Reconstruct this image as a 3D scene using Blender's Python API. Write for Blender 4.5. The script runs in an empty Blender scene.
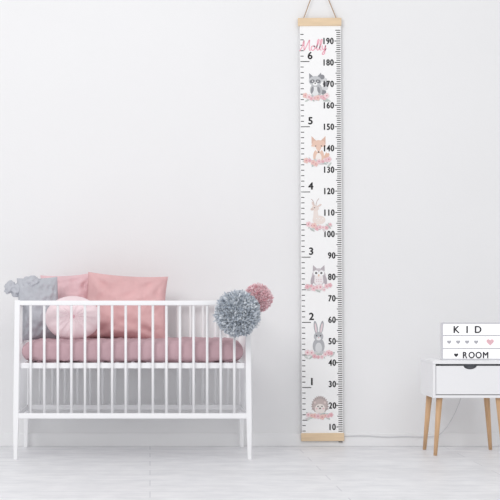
import bpy, bmesh, math, random
from mathutils import Vector, Matrix, noise
random.seed(7)
sc = bpy.context.scene
sc.view_settings.view_transform = 'Standard'
sc.view_settings.look = 'None'

CAMY = -8.0; F = 1464.0; H = 0.798
def S(Y): return F/(Y-CAMY)
def WX(px, Y): return (px-150)/S(Y)
def WZ(py, Y): return H-(py-300)/S(Y)

# ---------------------------------------------------------------- materials
def lin(c):
    c = c/255
    return c/12.92 if c <= .04045 else ((c+.055)/1.055)**2.4
def rgb(h):
    return (lin(int(h[0:2],16)), lin(int(h[2:4],16)), lin(int(h[4:6],16)), 1)
_m = {}
def mat(name, hexc, rough=.6, var=0.0, scale=8, bump=0.0, bscale=60, emit=0, stretch=(1,1,1), sheen=0):
    if name in _m: return _m[name]
    m = bpy.data.materials.new(name); m.use_nodes = True
    nt = m.node_tree; b = nt.nodes['Principled BSDF']
    c = rgb(hexc)
    b.inputs['Base Color'].default_value = c
    b.inputs['Roughness'].default_value = rough
    if sheen: b.inputs['Sheen Weight'].default_value = sheen
    tc = nt.nodes.new('ShaderNodeTexCoord')
    mp = nt.nodes.new('ShaderNodeMapping'); mp.inputs['Scale'].default_value = stretch
    nt.links.new(tc.outputs['Object'], mp.inputs['Vector'])
    if var:
        n = nt.nodes.new('ShaderNodeTexNoise'); n.inputs['Scale'].default_value = scale
        n.inputs['Detail'].default_value = 5
        r = nt.nodes.new('ShaderNodeValToRGB')
        r.color_ramp.elements[0].position = .3; r.color_ramp.elements[1].position = .7
        r.color_ramp.elements[0].color = tuple(max(0,x*(1-var)) for x in c[:3])+(1,)
        r.color_ramp.elements[1].color = tuple(min(1,x*(1+var)) for x in c[:3])+(1,)
        nt.links.new(mp.outputs[0], n.inputs['Vector'])
        nt.links.new(n.outputs['Fac'], r.inputs['Fac'])
        nt.links.new(r.outputs['Color'], b.inputs['Base Color'])
    if bump:
        n2 = nt.nodes.new('ShaderNodeTexNoise'); n2.inputs['Scale'].default_value = bscale
        n2.inputs['Detail'].default_value = 4
        bp = nt.nodes.new('ShaderNodeBump'); bp.inputs['Strength'].default_value = bump
        bp.inputs['Distance'].default_value = .01
        nt.links.new(mp.outputs[0], n2.inputs['Vector'])
        nt.links.new(n2.outputs['Fac'], bp.inputs['Height'])
        nt.links.new(bp.outputs['Normal'], b.inputs['Normal'])
    if emit:
        b.inputs['Emission Color'].default_value = c
        b.inputs['Emission Strength'].default_value = emit
    _m[name] = m
    return m

M_wall = mat('wall_paint','F3F3F4',.9,var=.008,scale=1.5,bump=.05,bscale=90)
M_white = mat('white_lacquer','FAFAFC',.4,var=.004,scale=5)
M_trim = mat('trim_paint','F4F4F5',.45,var=.006,scale=5)
M_oak = mat('oak','D8B088',.5,var=.14,scale=7,stretch=(9,9,1))
M_pine = mat('pine','E8CEAC',.55,var=.08,scale=6,stretch=(1,8,12))
M_paper = mat('canvas','FDFDFD',.8,bump=.03,bscale=300)
M_black = mat('ink_black','1C1C1E',.7)
M_string = mat('jute','B5977A',.9,var=.1,scale=60)

def floor_mat():
    m = bpy.data.materials.new('whitewashed_boards'); m.use_nodes = True
    nt = m.node_tree; b = nt.nodes['Principled BSDF']; L = nt.links.new
    tc = nt.nodes.new('ShaderNodeTexCoord')
    br = nt.nodes.new('ShaderNodeTexBrick')
    br.inputs['Scale'].default_value = 1
    br.inputs['Brick Width'].default_value = 1.6; br.inputs['Row Height'].default_value = .19
    br.inputs['Mortar Size'].default_value = .003
    br.inputs['Color1'].default_value = rgb('F1F1F3'); br.inputs['Color2'].default_value = rgb('F7F7F9')
    br.inputs['Mortar'].default_value = rgb('E0E0E4')
    L(tc.outputs['Object'], br.inputs['Vector'])
    mp = nt.nodes.new('ShaderNodeMapping'); mp.inputs['Scale'].default_value = (2.2,3.2,1)
    n = nt.nodes.new('ShaderNodeTexNoise'); n.inputs['Scale'].default_value = 3; n.inputs['Detail'].default_value = 9
    n.inputs['Roughness'].default_value = .65
    L(tc.outputs['Object'], mp.inputs['Vector']); L(mp.outputs[0], n.inputs['Vector'])
    r = nt.nodes.new('ShaderNodeValToRGB')
    r.color_ramp.elements[0].position=.38; r.color_ramp.elements[1].position=.62
    r.color_ramp.elements[0].color=(.885,.888,.898,1); r.color_ramp.elements[1].color=(1,1,1,1)
    L(n.outputs['Fac'], r.inputs['Fac'])
    mx = nt.nodes.new('ShaderNodeMixRGB'); mx.blend_type='MULTIPLY'; mx.inputs[0].default_value=1
    L(br.outputs['Color'], mx.inputs[1]); L(r.outputs['Color'], mx.inputs[2])
    L(mx.outputs[0], b.inputs['Base Color'])
    b.inputs['Roughness'].default_value = .4
    return m

# ---------------------------------------------------------------- mesh helpers
def finish(name, me, mats, parent=None, smooth=False, bevel=0, seg=2):
    ob = bpy.data.objects.new(name, me); sc.collection.objects.link(ob)
    for m in (mats if isinstance(mats,(list,tuple)) else [mats]): me.materials.append(m)
    if smooth:
        for p in me.polygons: p.use_smooth = True
    if bevel:
        md = ob.modifiers.new('bevel','BEVEL'); md.width = bevel; md.segments = seg; md.limit_method='ANGLE'
    if parent: ob.parent = parent
    return ob
def empty(name, loc=(0,0,0)):
    e = bpy.data.objects.new(name, None); e.location = loc; e.empty_display_size=.1
    sc.collection.objects.link(e); return e
def box_in(bm, x0,x1,y0,y1,z0,z1, mi=0):
    v = [bm.verts.new(p) for p in [(x0,y0,z0),(x1,y0,z0),(x1,y1,z0),(x0,y1,z0),(x0,y0,z1),(x1,y0,z1),(x1,y1,z1),(x0,y1,z1)]]
    for f in [(0,3,2,1),(4,5,6,7),(0,1,5,4),(1,2,6,5),(2,3,7,6),(3,0,4,7)]:
        bm.faces.new([v[i] for i in f]).material_index = mi
def tube_in(bm, a, b, r0, r1, n=12, mi=0):
    a=Vector(a); b=Vector(b); d=(b-a).normalized()
    u = d.orthogonal().normalized(); w = d.cross(u)
    A=[bm.verts.new(a+(u*math.cos(2*math.pi*i/n)+w*math.sin(2*math.pi*i/n))*r0) for i in range(n)]
    B=[bm.verts.new(b+(u*math.cos(2*math.pi*i/n)+w*math.sin(2*math.pi*i/n))*r1) for i in range(n)]
    for i in range(n):
        f=bm.faces.new([A[i],A[(i+1)%n],B[(i+1)%n],B[i]]); f.material_index=mi; f.smooth=True
    bm.faces.new(A[::-1]).material_index=mi; bm.faces.new(B).material_index=mi
def bm_obj(name, bm, mats, **k):
    bmesh.ops.recalc_face_normals(bm, faces=bm.faces[:])
    me = bpy.data.meshes.new(name); bm.to_mesh(me); bm.free()
    return finish(name, me, mats, **k)
def box(name, x0,x1,y0,y1,z0,z1, m, parent=None, bevel=.003):
    bm=bmesh.new(); box_in(bm,x0,x1,y0,y1,z0,z1)
    return bm_obj(name,bm,m,parent=parent,bevel=bevel)
def curve(name, pts, r, m, parent=None, cyclic=False):
    cu=bpy.data.curves.new(name,'CURVE'); cu.dimensions='3D'; cu.bevel_depth=r; cu.bevel_resolution=2
    sp=cu.splines.new('NURBS' if len(pts)>2 else 'POLY'); sp.points.add(len(pts)-1)
    for i,p in enumerate(pts): sp.points[i].co=(*p,1)
    if len(pts)>2: sp.order_u=3; sp.use_endpoint_u=not cyclic
    sp.use_cyclic_u=cyclic
    ob=bpy.data.objects.new(name,cu); cu.materials.append(m); sc.collection.objects.link(ob)
    if parent: ob.parent=parent
    return ob

# ---------------------------------------------------------------- room
box('wall_back', -4,5, 0,.1, 0,2.9, M_wall, bevel=0)
box('floor', -4,5, -9,.1, -.1,0, floor_mat(), bevel=0)
box('baseboard_back', -4,5, -.012,0, 0,WZ(433,0), M_trim, bevel=.003)

# ---------------------------------------------------------------- crib
crib = empty('baby_crib', (WX(132.5,-.68),-.37,0))
def cp(ob): ob.parent=crib; ob.location = Vector(ob.location)-crib.location; return ob
xl, xr = WX(15.5,-.68), WX(249.5,-.68)
yf, yb = -.68, -.07
topz=.797
def post(bm, x, y, sgn):
    xt = x + sgn*.010
    prof=[(0,.0095),(.2,.0135),(topz-.03,.0135),(topz,.0135)]
    rings=[]
    for z,h in prof:
        c = x+(xt-x)*z/topz
        rings.append([bm.verts.new((c+a*h,y+b*h,z)) for a,b in [(-1,-1),(1,-1),(1,1),(-1,1)]])
    for A,B in zip(rings,rings[1:]):
        for i in range(4): bm.faces.new([A[i],A[(i+1)%4],B[(i+1)%4],B[i]])
    bm.faces.new(rings[0][::-1]); bm.faces.new(rings[-1])
bm=bmesh.new()
for x,s in ((xl,1),(xr,-1)):
    for y in (yf,yb): post(bm,x,y,s)
cp(bm_obj('posts',bm,M_white,bevel=.003))
bm=bmesh.new()
for y in (yf,yb):
    box_in(bm, xl+.012,xr-.012, y-.011,y+.011, topz-.026,topz-.002)
    box_in(bm, xl+.006,xr-.006, y-.010,y+.010, .205,.232)
for x,s in ((xl,1),(xr,-1)):
    box_in(bm, x+s*.010-.011,x+s*.010+.011, yf+.012,yb-.012, topz-.026,topz-.002)
    box_in(bm, x+s*.004-.010,x+s*.004+.010, yf+.012,yb-.012, .205,.232)
cp(bm_obj('rails',bm,M_white,bevel=.004))
bm=bmesh.new()
N=16
for y in (yf,yb):
    for i in range(1,N+1):
        x = xl+.008+(xr-xl-.016)*i/(N+1)
        tube_in(bm,(x,y,.225),(x,y,topz-.02),.0068,.0068)
for x,s in ((xl,1),(xr,-1)):
    for i in range(1,8):
        y=yf+(yb-yf)*i/8
        tube_in(bm,(x+s*.005,y,.225),(x+s*.010,y,topz-.02),.0065,.0065)
cp(bm_obj('bars',bm,M_white))
bm=bmesh.new()
box_in(bm, xl+.024,xr-.024, yf+.018,yf+.04, .455,.483)
box_in(bm, xl+.024,xr-.024, yb-.04,yb-.018, .455,.483)
for i in range(14):
    x=xl+.04+(xr-xl-.14)*i/13
    box_in(bm, x,x+.06, yf+.03,yb-.03, .470,.483)
cp(bm_obj('mattress_base',bm,M_white,bevel=.002))

# ---------------------------------------------------------------- cushions
def cushion(name,w,h,t,loc,rot,m,pinch=.07,ex=2,pw=.42,wr=.012,ns=4,N=44,seed=0,taper=0):
    bm=bmesh.new()
    def P(u,v,side):
        x=w/2*u*(1-pinch*(1-abs(v)**2))*(1-taper*v); z=h/2*v*(1-pinch*(1-abs(u)**2))
        e=max(0,(1-abs(u)**ex)*(1-abs(v)**ex))
        th=t/2*e**pw
        q=Vector((x*ns/max(w,.01)*2+seed*3.1, side*5+seed, z*ns/max(w,.01)*2))
        k=min(1,e*3)
        th+=wr*k*noise.noise(q)+wr*.5*k*noise.noise(q*2.3)
        for cx,cz in ((-1,-1),(1,-1),(-1,1),(1,1)):
            d=math.hypot(u-cx,v-cz)
            if d<1.0:
                a=math.atan2(v-cz,u-cx)
                th+=wr*.45*k*math.sin(a*11+seed)*(1-d)*d*3
        return (x, side*max(th,0), z)
    for side in (-1,1):
        g=[[bm.verts.new(P(math.sin((-1+2*i/N)*math.pi/2),math.sin((-1+2*j/N)*math.pi/2),side)) for i in range(N+1)] for j in range(N+1)]
        for j in range(N):
            for i in range(N): bm.faces.new([g[j][i],g[j][i+1],g[j+1][i+1],g[j+1][i]])
    bmesh.ops.remove_doubles(bm,verts=bm.verts[:],dist=.0004)
    ob=bm_obj(name,bm,m,smooth=True)
    ob.location=loc; ob.rotation_euler=rot
    return ob

M_sheet=mat('mauve_sheet','C5A5AC',.9,var=.06,scale=9,bump=.3,bscale=25)
M_coral=mat('rose_velvet','E5B8B9',.85,var=.06,scale=7,bump=.35,bscale=22)
M_dusty=mat('dusty_pink_linen','EBC6CB',.9,var=.05,scale=9,bump=.3,bscale=28)
M_pale=mat('pale_pink_velvet','F5E0E4',.85,var=.04,scale=8,bump=.25,bscale=30)
M_greyf=mat('grey_cotton','C2C4CB',.95,var=.06,scale=12,bump=.35,bscale=30)
M_pinkd=mat('pink_button','E4B4BE',.8)

mt=cushion('crib_mattress', xr-xl-.06, yb-yf-.05, .11, ((xl+xr)/2,(yf+yb)/2,.540),(math.radians(90),0,0),M_sheet,pinch=.0,ex=14,pw=.3,wr=.009,ns=14,N=80,seed=2)
cushion('throw_pillow', .455,.365,.20, (WX(125.5,-.25),-.245,.757),(math.radians(-12),math.radians(3.5),math.radians(-3)),M_coral,seed=1,wr=.020,pinch=.08,taper=.06)
cushion('throw_pillow', .28,.34,.11, (WX(68,-.155),-.150,.770),(math.radians(-7),math.radians(-3),math.radians(4)),M_dusty,seed=4,wr=.012)
gp=empty('knotted_pillow',(WX(39,-.34),-.36,.752))
a=cushion('pillow_body', .215,.33,.14,(0,0,0),(math.radians(-6),math.radians(-2),math.radians(14)),M_greyf,seed=8,wr=.014,pinch=.04); a.parent=gp
def blob(name,c,r,m,parent,seed=0,amp=.2,rot=(0,0,0)):
    bm=bmesh.new(); bmesh.ops.create_icosphere(bm,subdivisions=4,radius=1)
    for v in bm.verts:
        k=1+amp*noise.noise(v.co*2+Vector((seed,0,0)))
        v.co=Vector((v.co.x*r[0]*k,v.co.y*r[1]*k,v.co.z*r[2]*k))
    o=bm_obj(name,bm,m,smooth=True,parent=parent); o.location=c; o.rotation_euler=rot; return o
blob('knot',(-.108,.0,.098),(.040,.036,.036),M_greyf,gp,1,.35)
blob('knot_tail_1',(-.150,-.01,.112),(.026,.020,.034),M_greyf,gp,5,.4,(0,.5,0))
blob('knot_tail_2',(-.045,-.01,.135),(.055,.035,.034),M_greyf,gp,9,.4,(0,-.3,0))

def round_cushion(name,r,rz,t,loc,rot,m):
    e=empty(name,loc); e.rotation_euler=rot
    bm=bmesh.new(); NR,NA=22,120
    for side in (-1,1):
        rings=[]
        c=bm.verts.new((0,side*t*.30,0))
        for i in range(1,NR+1):
            q=math.sin(i/NR*math.pi/2); ring=[]
            for j in range(NA):
                a=2*math.pi*j/NA
                th=t/2*(max(0,1-q*q)**.5)*(1-.35*math.exp(-(q/.18)**2))
                th+=.0035*math.cos(14*a+math.sin(3*a))*q*(1-q)*4
                th+=.006*noise.noise(Vector((math.cos(a)*q*2,side,math.sin(a)*q*2)))*(1-q)
                ring.append(bm.verts.new((r*q*math.cos(a),side*max(th,0),rz*q*math.sin(a))))
            rings.append(ring)
        for j in range(NA): bm.faces.new([c,rings[0][j],rings[0][(j+1)%NA]])
        for A,B in zip(rings,rings[1:]):
            for j in range(NA): bm.faces.new([A[j],B[j],B[(j+1)%NA],A[(j+1)%NA]])
    bmesh.ops.remove_doubles(bm,verts=bm.verts[:],dist=.0003)
    bm_obj('cover',bm,m,smooth=True,parent=e)
    blob('button',(0,-t*.33,0),(.011,.006,.011),M_pinkd,e,0,0)
    return e
round_cushion('round_cushion',.141,.114,.13,(WX(73,-.50),-.52,.706),(math.radians(-10),0,math.radians(4)),M_pale)

# ---------------------------------------------------------------- pom poms
def pompom(name,c,r,mats,tie,n=6000,seed=0):
    rnd=random.Random(seed)
    e=empty(name,c)
    bm=bmesh.new()
    bmesh.ops.create_icosphere(bm,subdivisions=3,radius=r*.84)
    for k in range(n):
        z=1-2*(k+.5)/n; a=k*2.399963
        s=math.sqrt(1-z*z)
        d=Vector((s*math.cos(a),s*math.sin(a),z))
        lump=1+.07*noise.noise(d*3.2+Vector((seed,0,0)))
        d=(d+Vector([rnd.gauss(0,.07) for _ in range(3)])).normalized()
        t=d.orthogonal().normalized(); t.rotate(Matrix.Rotation(rnd.uniform(0,6.28),3,d))
        L=r*lump*rnd.uniform(.94,1.02); w=r*.040
        bend=Vector([rnd.gauss(0,.05)*r for _ in range(3)])
        p0=d*r*.6; p1=d*L*.9; p2=d*L+bend
        mi=rnd.choices(range(len(mats)),weights=[5,3,2][:len(mats)])[0]
        v=[bm.verts.new(p) for p in (p0-t*w*.6,p0+t*w*.6,p1+t*w,p1-t*w,p2+t*w*.9,p2-t*w*.9)]
        bm.faces.new([v[0],v[1],v[2],v[3]]).material_index=mi
        bm.faces.new([v[3],v[2],v[4],v[5]]).material_index=mi
    me=bpy.data.meshes.new('tufts'); bm.to_mesh(me); bm.free()
    finish('tufts',me,mats,parent=e)
    t=Vector(tie)-Vector(c)
    curve('tie_string',[(0,0,0),tuple(t*.5+Vector((0,0,.01))),tuple(t)],.0015,mats[0],parent=e)
    return e
G=[mat('pom_grey_a','D4DAE1',.95),mat('pom_grey_b','C3CBD5',.95),mat('pom_grey_c','E6EAEE',.95)]
Pk=[mat('pom_pink_a','F8DCE1',.95),mat('pom_pink_b','EFBFC7',.95),mat('pom_pink_c','FBE9EC',.95)]
Y1=-.80; pompom('pom_pom',(WX(237.5,Y1),Y1,WZ(313.5,Y1)),.108,G,(WX(237,Y1),-.692,.795),seed=1)
Y2=-.66; pompom('pom_pom',(WX(258,Y2),Y2,WZ(298,Y2)),.070,Pk,(xr-.01,-.68,.795),n=3800,seed=2)

# ---------------------------------------------------------------- growth chart
YC=-.024; s_c=S(YC)
CX,CY=321.3,229.5
chart=empty('growth_chart',(WX(CX,YC),YC,WZ(CY,YC)))
chart.rotation_euler=(0,-.0055,0)
def U(px): return (px-CX)/s_c
def V(py): return -(py-CY)/s_c
box('banner',U(300.8),U(341.8),-.0005,.0005,V(437),V(22),M_paper,chart,bevel=0)
box('top_bar',U(299),U(342.5),-.007,.006,V(26),V(18),M_pine,chart,bevel=.002)
box('bottom_bar',U(300),U(343),-.007,.006,V(441),V(433),M_pine,chart,bevel=.002)
curve('hanging_cord',[(U(304.5),-.002,V(19)),(U(320.5),.004,V(-24))],.0026,M_string,chart)
curve('hanging_cord_b',[(U(337.5),-.002,V(19)),(U(320.5),.004,V(-24))],.0026,M_string,chart)
bm=bmesh.new(); tube_in(bm,(0,-.034,0),(0,0,0),.003,.003)
nl=bm_obj('wall_nail',bm,mat('steel','9A9A9A',.3)); nl.location=(WX(319,0),0,WZ(-25,0))

def quad(bm,x0,x1,y0,y1,lay,mi=0):
    y=-.0006-lay*.0002
    bm.faces.new([bm.verts.new(p) for p in ((U(x0),y,V(y1)),(U(x1),y,V(y1)),(U(x1),y,V(y0)),(U(x0),y,V(y0)))]).material_index=mi
bm=bmesh.new()
for cm in range(3,196):
    py=427-(cm-10)*21.44/10
    L=4.0 if cm%10 and cm%5 else (5 if cm%10 else 6)
    quad(bm,341.4-L,341.4,py-.42,py+.42,1)
for inch in range(3,78):
    py=387.5-(inch-12)*65.2/12
    if py<28: break
    L=3.2 if inch%6 else 5
    if inch%12==0: L=9
    quad(bm,301.4,301.4+L,py-.4,py+.4,1)
me=bpy.data.meshes.new('ruler_ticks'); bm.to_mesh(me); bm.free(); finish('ruler_ticks',me,M_black,parent=chart)

def text_verts(s,size,off=0.0,sx=1.0,spacing=1.0):
    cu=bpy.data.curves.new('t','FONT'); cu.body=s; cu.size=size; cu.align_x='CENTER'; cu.align_y='CENTER'
    cu.offset=off; cu.space_character=spacing
    ob=bpy.data.objects.new('t',cu); sc.collection.objects.link(ob)
    dg=bpy.context.evaluated_depsgraph_get(); dg.update()
    me=bpy.data.meshes.new_from_object(ob.evaluated_get(dg))
    vs=[(v.co.x*sx,v.co.y) for v in me.vertices]; fs=[tuple(p.vertices) for p in me.polygons]
    bpy.data.objects.remove(ob); bpy.data.meshes.remove(me)
    return vs,fs
def add_text(bm,s,x,z,y,size,off=0,sx=1,spacing=1,mi=0,bold=0):
    vs,fs=text_verts(s,size,off,sx,spacing)
    xs=[v[0] for v in vs]; zs=[v[1] for v in vs]
    ox=(min(xs)+max(xs))/2; oz=(min(zs)+max(zs))/2
    shifts=[(0,0)] if not bold else [(-bold,0),(bold,0),(0,bold*.8),(0,-bold*.8)]
    for q,(dx,dz) in enumerate(shifts):
        V_=[bm.verts.new((x+a-ox+dx,y-q*.00004,z+b-oz+dz)) for a,b in vs]
        for f in fs:
            try: bm.faces.new([V_[i] for i in f]).material_index=mi
            except ValueError: pass
bm=bmesh.new()
for k in range(1,20):
    py=427-(k-1)*21.44
    add_text(bm,str(k*10),U(329.5 if k>=10 else 331.5),V(py),-.001,8.6/s_c,sx=.80,spacing=1.14,bold=.0018)
for k in range(1,7):
    add_text(bm,str(k),U(311),V(381.5-(k-1)*65.2),-.001,10/s_c,bold=.002)
me=bpy.data.meshes.new('numbers'); bm.to_mesh(me); bm.free(); finish('numbers',me,M_black,parent=chart)

# printed artwork -------------------------------------------------
art=bmesh.new(); cols=[]
PK='F7AFC0'
def ci(h):
    v=[int(h[i:i+2],16) for i in (0,2,4)]
    if h!=PK:
        g=sum(v)/3; v=[a*.85+g*.15 for a in v]; v=[a+(255-a)*.30 for a in v]
    h='%02X%02X%02X'%tuple(int(min(252,a)) for a in v)
    if h not in cols: cols.append(h)
    return cols.index(h)
layer=[0]
def poly(pts,h):
    layer[0]+=1
    y=-.0008-(layer[0]%90)*.00002
    art.faces.new([art.verts.new((U(a),y,V(b))) for a,b in pts]).material_index=ci(h)
def ell(x,y,rx,ry,h,rot=0,n=18):
    c,s=math.cos(math.radians(rot)),math.sin(math.radians(rot))
    poly([(x+rx*math.cos(t)*c-ry*math.sin(t)*s, y+rx*math.cos(t)*s+ry*math.sin(t)*c) for t in [2*math.pi*i/n for i in range(n)]],h)
def stroke(pts,w,h,smooth=True):
    if smooth and len(pts)>2:
        P=[pts[0]]+pts+[pts[-1]]; out=[]
        for i in range(1,len(P)-2):
            for k in range(6):
                t=k/6
                f=lambda a,b,c,d:.5*((2*b)+(-a+c)*t+(2*a-5*b+4*c-d)*t*t+(-a+3*b-3*c+d)*t**3)
                out.append((f(P[i-1][0],P[i][0],P[i+1][0],P[i+2][0]),f(P[i-1][1],P[i][1],P[i+1][1],P[i+2][1])))
        out.append(pts[-1]); pts=out
    layer[0]+=1; y=-.0008-(layer[0]%90)*.00002
    L=[];R=[]
    for i,(a,b) in enumerate(pts):
        a0,b0=pts[max(0,i-1)]; a1,b1=pts[min(len(pts)-1,i+1)]
        dx,dy=a1-a0,b1-b0; m=math.hypot(dx,dy) or 1
        L.append(art.verts.new((U(a-dy/m*w/2),y,V(b+dx/m*w/2)))); R.append(art.verts.new((U(a+dy/m*w/2),y,V(b-dx/m*w/2))))
    for i in range(len(pts)-1): art.faces.new([L[i],L[i+1],R[i+1],R[i]]).material_index=ci(h)
def start(k): layer[0]=0
def wreath(cx,cy,w,seed):
    r=random.Random(seed)
    layer[0]=26
    for i in range(14):
        a=cx+r.uniform(-w,w); b=cy+r.uniform(-2.5,3)
        ell(a,b,3,1,r.choice(['B9C4BC','C9CFCB','D8C9CC','A9B5AE']),r.uniform(-60,60),8)
    for i in range(8):
        a=cx-w+2*w*(i+.5)/8+r.uniform(-.6,.6); b=cy+r.uniform(-1.2,2.2)-2.2*abs((i-3.5)/3.5)**2; q=r.uniform(1.6,2.7)
        c=r.choice(['F2B8C0','EBA0AC','F6CDD2','F3B5A8'])
        for k in range(5): ell(a+q*.6*math.cos(k*1.257),b+q*.6*math.sin(k*1.257),q*.55,q*.55,c,0,8)
        ell(a,b,q*.35,q*.35,'D9707F',0,8)
stroke([(300.5,51),(303,47),(305,40.5),(305,46),(305.2,50),(308,45),(310.5,40),(310.2,46),(310.5,50),(312,50)],1.0,PK)
stroke([(314.8,46),(312.8,46.5),(312.2,49),(313.8,50.4),(315.8,48.5),(315.3,46),(314.8,46),(316.5,47)],1.0,PK)
stroke([(316.5,49),(319,44),(320.2,40),(319,40),(318,45),(318,49.5),(319.5,50)],1.0,PK)
stroke([(319.5,50),(322,44.5),(323.2,40),(322,40),(321,45),(321,49.5),(322.5,50)],1.0,PK)
stroke([(323.2,45.5),(323.2,48.5),(325,49.5),(326.6,45.5),(326.2,50),(325,54),(323.3,54.2),(324.5,51.5),(327.5,48.5)],1.0,PK)
start(1)
for i,(a,b) in enumerate([(324,92),(326,88),(326.5,84),(325,80),(322.5,77)]): ell(a,b,2.9,2.5,'62646C' if i%2==0 else 'C9CACE')
ell(317,90,6.2,7,'A6A8AE'); ell(316,91.5,3.4,5,'E3E4E6')
poly([(310,80),(310,73),(314.5,77)],'6C6E76'); poly([(322,80),(322,72.5),(317.5,77)],'6C6E76')
ell(316,81,6.4,5,'B4B6BC'); ell(313,81.3,2.5,1.8,'4C4E56',-18); ell(319,81.3,2.5,1.8,'4C4E56',18)
ell(316,84,2.3,1.7,'F5F5F6'); ell(316,83.3,.8,.6,'1C1C1C'); ell(313.3,81.2,.6,.6,'FFFFFF'); ell(318.7,81.2,.6,.6,'FFFFFF')
ell(313,90,1.4,3.4,'6A6C74',12); ell(319.5,90,1.4,3.4,'6A6C74',-12)
wreath(317,98,12,1)
start(2)
ell(319,156,5.5,7.5,'EDB294'); ell(319,158,3,5,'FBEFE8')
poly([(326,162),(330,155),(328,150),(324,157)],'EBAA88'); ell(328.3,151.5,1.4,2,'FFFFFF',20)
poly([(312,144),(312,136),(317,141)],'DDA084'); poly([(326,144),(326,136),(321,141)],'DDA084')
poly([(311.5,146),(314,141),(319,140),(324,141),(326.5,146),(319,153)],'F0B79A')
poly([(311.5,146.3),(316,147),(318.5,152.6)],'FFF6F1'); poly([(326.5,146.3),(322,147),(319.5,152.6)],'FFF6F1')
ell(319,152,.9,.8,'3A2A26'); ell(316.2,146,.6,.6,'2A2020'); ell(321.8,146,.6,.6,'2A2020')
wreath(318,162,13,2)
start(3)
ell(319,220,6.5,4.5,'EFD9CF'); poly([(313,220),(314,208),(317.5,208),(319,219)],'F0DCD2')
ell(315.5,208,3.6,2.8,'EBD2C6',15); ell(312.3,209.2,1.7,1.3,'D9B8AC'); ell(319.5,205.5,2.6,1,'E5C6BA',-30); ell(313,203.7,1,2.3,'E5C6BA',-20)
stroke([(316,205.5),(317,201.5),(319,198.5)],.6,'B59488'); stroke([(314.5,205.5),(313.5,201.5),(311.5,199)],.6,'B59488')
ell(314.6,207.6,.55,.55,'332222')
for i in range(5): ell(316.5+i*1.6,218.5+(i%2)*1.6,.5,.5,'FFFFFF',0,8)
wreath(319,227,12,3)
start(4)
ell(318.5,277,7.2,8.8,'BFB2BA'); ell(318.5,279.5,4.8,6,'F3E9EA')
poly([(312.5,271),(312.8,265),(317,269)],'A597A0'); poly([(324.5,271),(324.2,265),(320,269)],'A597A0')
ell(315.8,273,2.7,2.7,'FFFFFF'); ell(321.2,273,2.7,2.7,'FFFFFF'); ell(315.9,273,1.1,1.1,'1E1A20'); ell(321.1,273,1.1,1.1,'1E1A20')
poly([(317.6,274.5),(319.4,274.5),(318.5,277)],'E8A26A')
ell(312.2,280,1.8,5,'9F919A',10); ell(324.8,280,1.8,5,'9F919A',-10)
for i in range(3):
    for j in range(2): ell(316.3+i*2.2,279.5+j*1.9,.7,.5,'D9B5BD',0,8)
wreath(318.5,288,13,4)
start(5)
ell(318,346,6,8,'9A9CA2'); ell(318,348,3.4,5.5,'D2D3D7')
ell(315.2,327.5,1.9,6.8,'8C8E95',-8); ell(315.2,328,.9,5,'E6C5CB',-8); ell(321,327.5,1.9,6.8,'8C8E95',10); ell(321,328,.9,5,'E6C5CB',10)
ell(318,336.5,4.8,4.6,'9EA0A6'); ell(318,338.6,2.4,1.8,'E4E4E7'); ell(316,335.6,.7,.8,'111111'); ell(320,335.6,.7,.8,'111111'); ell(318,337.6,.7,.5,'D98A98')
ell(315,352.5,2.2,1.6,'BDBFC4'); ell(321,352.5,2.2,1.6,'BDBFC4')
wreath(319,355,13.5,5)
start(6)
pts=[]
for k in range(33):
    a=math.radians(-205+230*k/32); r=9.6 if k%2 else 8.0
    pts.append((319+r*math.cos(a)*.95,406+r*math.sin(a)*1.12))
poly(pts+[(324,412),(314,412)],'A08884')
pts=[]
for k in range(25):
    a=math.radians(-200+220*k/24); r=7.4 if k%2 else 6.0
    pts.append((319+r*math.cos(a),406+r*math.sin(a)*1.1))
poly(pts+[(323,411),(315,411)],'B9A19C')
ell(319,409,5.2,5.2,'F4E4DD'); ell(314,402.5,1.3,1.2,'D9BDB8'); ell(324,402.5,1.3,1.2,'D9BDB8')
ell(317,406.4,.7,.7,'1A1212'); ell(321,406.4,.7,.7,'1A1212'); ell(319,408.4,1,.8,'3A2424')
ell(315.6,408.6,1,.7,'F2B5B8'); ell(322.4,408.6,1,.7,'F2B5B8')
wreath(319,416,13,6)
me=bpy.data.meshes.new('animal_prints'); art.to_mesh(me); art.free()
finish('animal_prints',me,[mat('print_'+h,h,.8) for h in cols],parent=chart)

# ---------------------------------------------------------------- nightstand
ns=empty('nightstand',(1.635,-.33,0))
def np_(o): o.parent=ns; o.location=-Vector(ns.location); return o
x0,x1=WX(433,-.51),WX(508,-.51); y0,y1=-.51,-.17; z1=WZ(360.5,-.51); z0=WZ(398,-.51); t=.014
bm=bmesh.new()
box_in(bm,x0-.003,x1+.003,y0-.003,y1,z1-.018,z1)
box_in(bm,x0,x0+t,y0,y1,z0,z1-.018); box_in(bm,x1-t,x1,y0,y1,z0,z1-.018)
box_in(bm,x0+t,x1-t,y0,y1,z0,z0+t); box_in(bm,x0+t,x1-t,y1-.01,y1,z0+t,z1-.018)
np_(bm_obj('cabinet',bm,M_white,bevel=.002))
xc=(x0+x1)/2; dx0,dx1=x0+t+.003,x1-t-.003; dz0,dz1=z0+t+.004,z1-.018-.010
pts=[(dx0,dz0),(dx1,dz0),(dx1,dz1)]
for i in range(13):
    a=math.pi*i/12; pts.append((xc+.034*math.cos(a),dz1-.018*math.sin(a)))
pts.append((dx0,dz1))
bm=bmesh.new()
A=[bm.verts.new((a,y0+.006,b)) for a,b in pts]; B=[bm.verts.new((a,y0+.02,b)) for a,b in pts]
bm.faces.new(A); bm.faces.new(B[::-1])
for i in range(len(pts)): bm.faces.new([A[i],B[i],B[(i+1)%len(pts)],A[(i+1)%len(pts)]])
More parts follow.
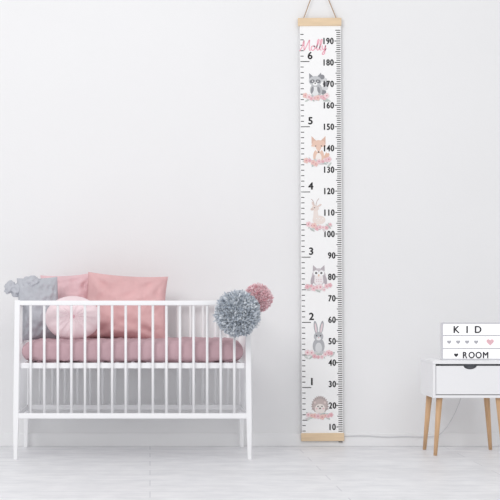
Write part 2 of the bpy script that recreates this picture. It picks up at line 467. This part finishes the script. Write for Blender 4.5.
box_in(bm,dx0,dx0+.01,y0+.02,y1-.03,dz0,dz1-.02); box_in(bm,dx1-.01,dx1,y0+.02,y1-.03,dz0,dz1-.02)
np_(bm_obj('drawer',bm,M_white))
M_dark=mat('drawer_gap_shade_grey','74767C',.8)
np_(box('drawer_gap_shade',dx0+.012,dx1-.012,y0+.03,y0+.034,dz0,z1-.02,M_dark,bevel=0))  # dark grey sheet standing in for the shade behind the drawer gap
bm=bmesh.new()
for sx,xx in ((-1,x0+.04),(1,x1-.04)):
    for yy,sy in ((y0+.035,-1),(y1-.035,1)):
        tube_in(bm,(xx,yy,z0),(xx+sx*.024,yy+sy*.012,0),.0165,.0095,16)
np_(bm_obj('legs',bm,M_oak))

# ---------------------------------------------------------------- lightbox
YL=-.46
lb=empty('cinema_lightbox',(0,0,0))
lx0,lx1=WX(441.5,YL),WX(504,YL); lz0,lz1=z1,WZ(322.5,YL)
lb.location=((lx0+lx1)/2,YL,z1)
def lp(o): o.parent=lb; o.location=-Vector(lb.location); return o
lp(box('housing',lx0,lx1,YL+.002,YL+.045,lz0,lz1,mat('lightbox_plastic','EDEDEF',.4),bevel=.004))
M_lit=mat('lit_acrylic','FBFBFC',.5,emit=.3)
lp(box('front_panel',lx0+.007,lx1-.007,YL-.001,YL+.004,lz0+.008,lz1-.007,M_lit,bevel=0))
bm=bmesh.new()
f=.007
box_in(bm,lx0,lx1,YL-.005,YL+.003,lz1-f,lz1); box_in(bm,lx0,lx1,YL-.005,YL+.003,lz0,lz0+f)
box_in(bm,lx0,lx0+f,YL-.005,YL+.003,lz0+f,lz1-f); box_in(bm,lx1-f,lx1,YL-.005,YL+.003,lz0+f,lz1-f)
lp(bm_obj('frame',bm,mat('lightbox_frame','D6D6DB',.4),bevel=.001))
bm=bmesh.new()
for py in (335.5,348.5):
    z=WZ(py,YL); box_in(bm,lx0+f,lx1-f,YL-.004,YL,z-.0022,z+.0022)
lp(bm_obj('letter_rails',bm,mat('rail_plastic','C4C4CA',.3)))
bm=bmesh.new(); sl=S(YL)
def LX(px): return WX(px,YL)
def LZ(py): return WZ(py,YL)
for ch,px in (('K',456.5),('I',467),('D',478)): add_text(bm,ch,LX(px),LZ(329.5),YL-.003,9.8/sl,bold=.0013)
for ch,px in (('R',465),('O',471.5),('O',478.5),('M',485.5)): add_text(bm,ch,LX(px),LZ(355),YL-.003,8.8/sl,sx=.9,bold=.0013)
def heart(cx,cz,r,mi):
    pts=[]
    for i in range(28):
        a=2*math.pi*i/28
        pts.append((16*math.sin(a)**3/16*r,(13*math.cos(a)-5*math.cos(2*a)-2*math.cos(3*a)-math.cos(4*a))/16*r))
    bm.faces.new([bm.verts.new((cx+a,YL-.003,cz+b)) for a,b in pts[::-1]]).material_index=mi
heart(LX(456),LZ(355),.011,0)
for i,px in enumerate((449,458,467,476)):
    heart(LX(px),LZ(342),.011,2)
heart(LX(490),LZ(342),.019,1)
me=bpy.data.meshes.new('letters'); bm.to_mesh(me); bm.free()
lp(finish('letters',me,[mat('letter_ink','2E2E32',.6),mat('letter_pink','F3C4CD',.6),mat('letter_grey','B9B9C0',.6)]))
curve('power_cable',[(WX(344,-.02),-.018,.055),(WX(362,-.02),-.02,.062),(WX(385,-.02),-.02,.050),(WX(405,-.02),-.02,.056),(WX(424,-.02),-.02,.050),(1.6,-.03,.06),(1.7,-.1,.3),(1.68,-.12,.5),(1.68,YL+.044,.52)],.0022,mat('cable_white','D9D9DC',.5))

# ---------------------------------------------------------------- light
w=bpy.data.worlds.new('studio'); sc.world=w; w.use_nodes=True
bg=w.node_tree.nodes['Background']; bg.inputs[0].default_value=(.99,.99,1,1); bg.inputs[1].default_value=.60
def area(name,loc,target,size,e,col=(1,1,1)):
    l=bpy.data.lights.new(name,'AREA'); l.shape='RECTANGLE'; l.size=size; l.size_y=size; l.energy=e; l.color=col
    o=bpy.data.objects.new(name,l); o.location=loc
    o.rotation_euler=(Vector(target)-Vector(loc)).to_track_quat('-Z','Y').to_euler(); sc.collection.objects.link(o)
area('added_area_left',(-1.6,-4.6,3.2),(.8,0,1.1),1.9,82)  # soft area lamp added upper left for brightness, no window there
area('added_area_right',(2.4,-5,3.8),(.8,0,1.2),3,38)  # second area lamp added upper right to lift the scene, no fixture

# ---------------------------------------------------------------- camera
cam=bpy.data.cameras.new('camera'); co=bpy.data.objects.new('camera',cam); sc.collection.objects.link(co)
co.location=(0,CAMY,H); co.rotation_euler=(math.radians(90),0,0)
cam.sensor_width=36; cam.lens=F/500*36; cam.shift_x=.2; cam.shift_y=.1; cam.clip_start=.1; cam.clip_end=100
sc.camera=co
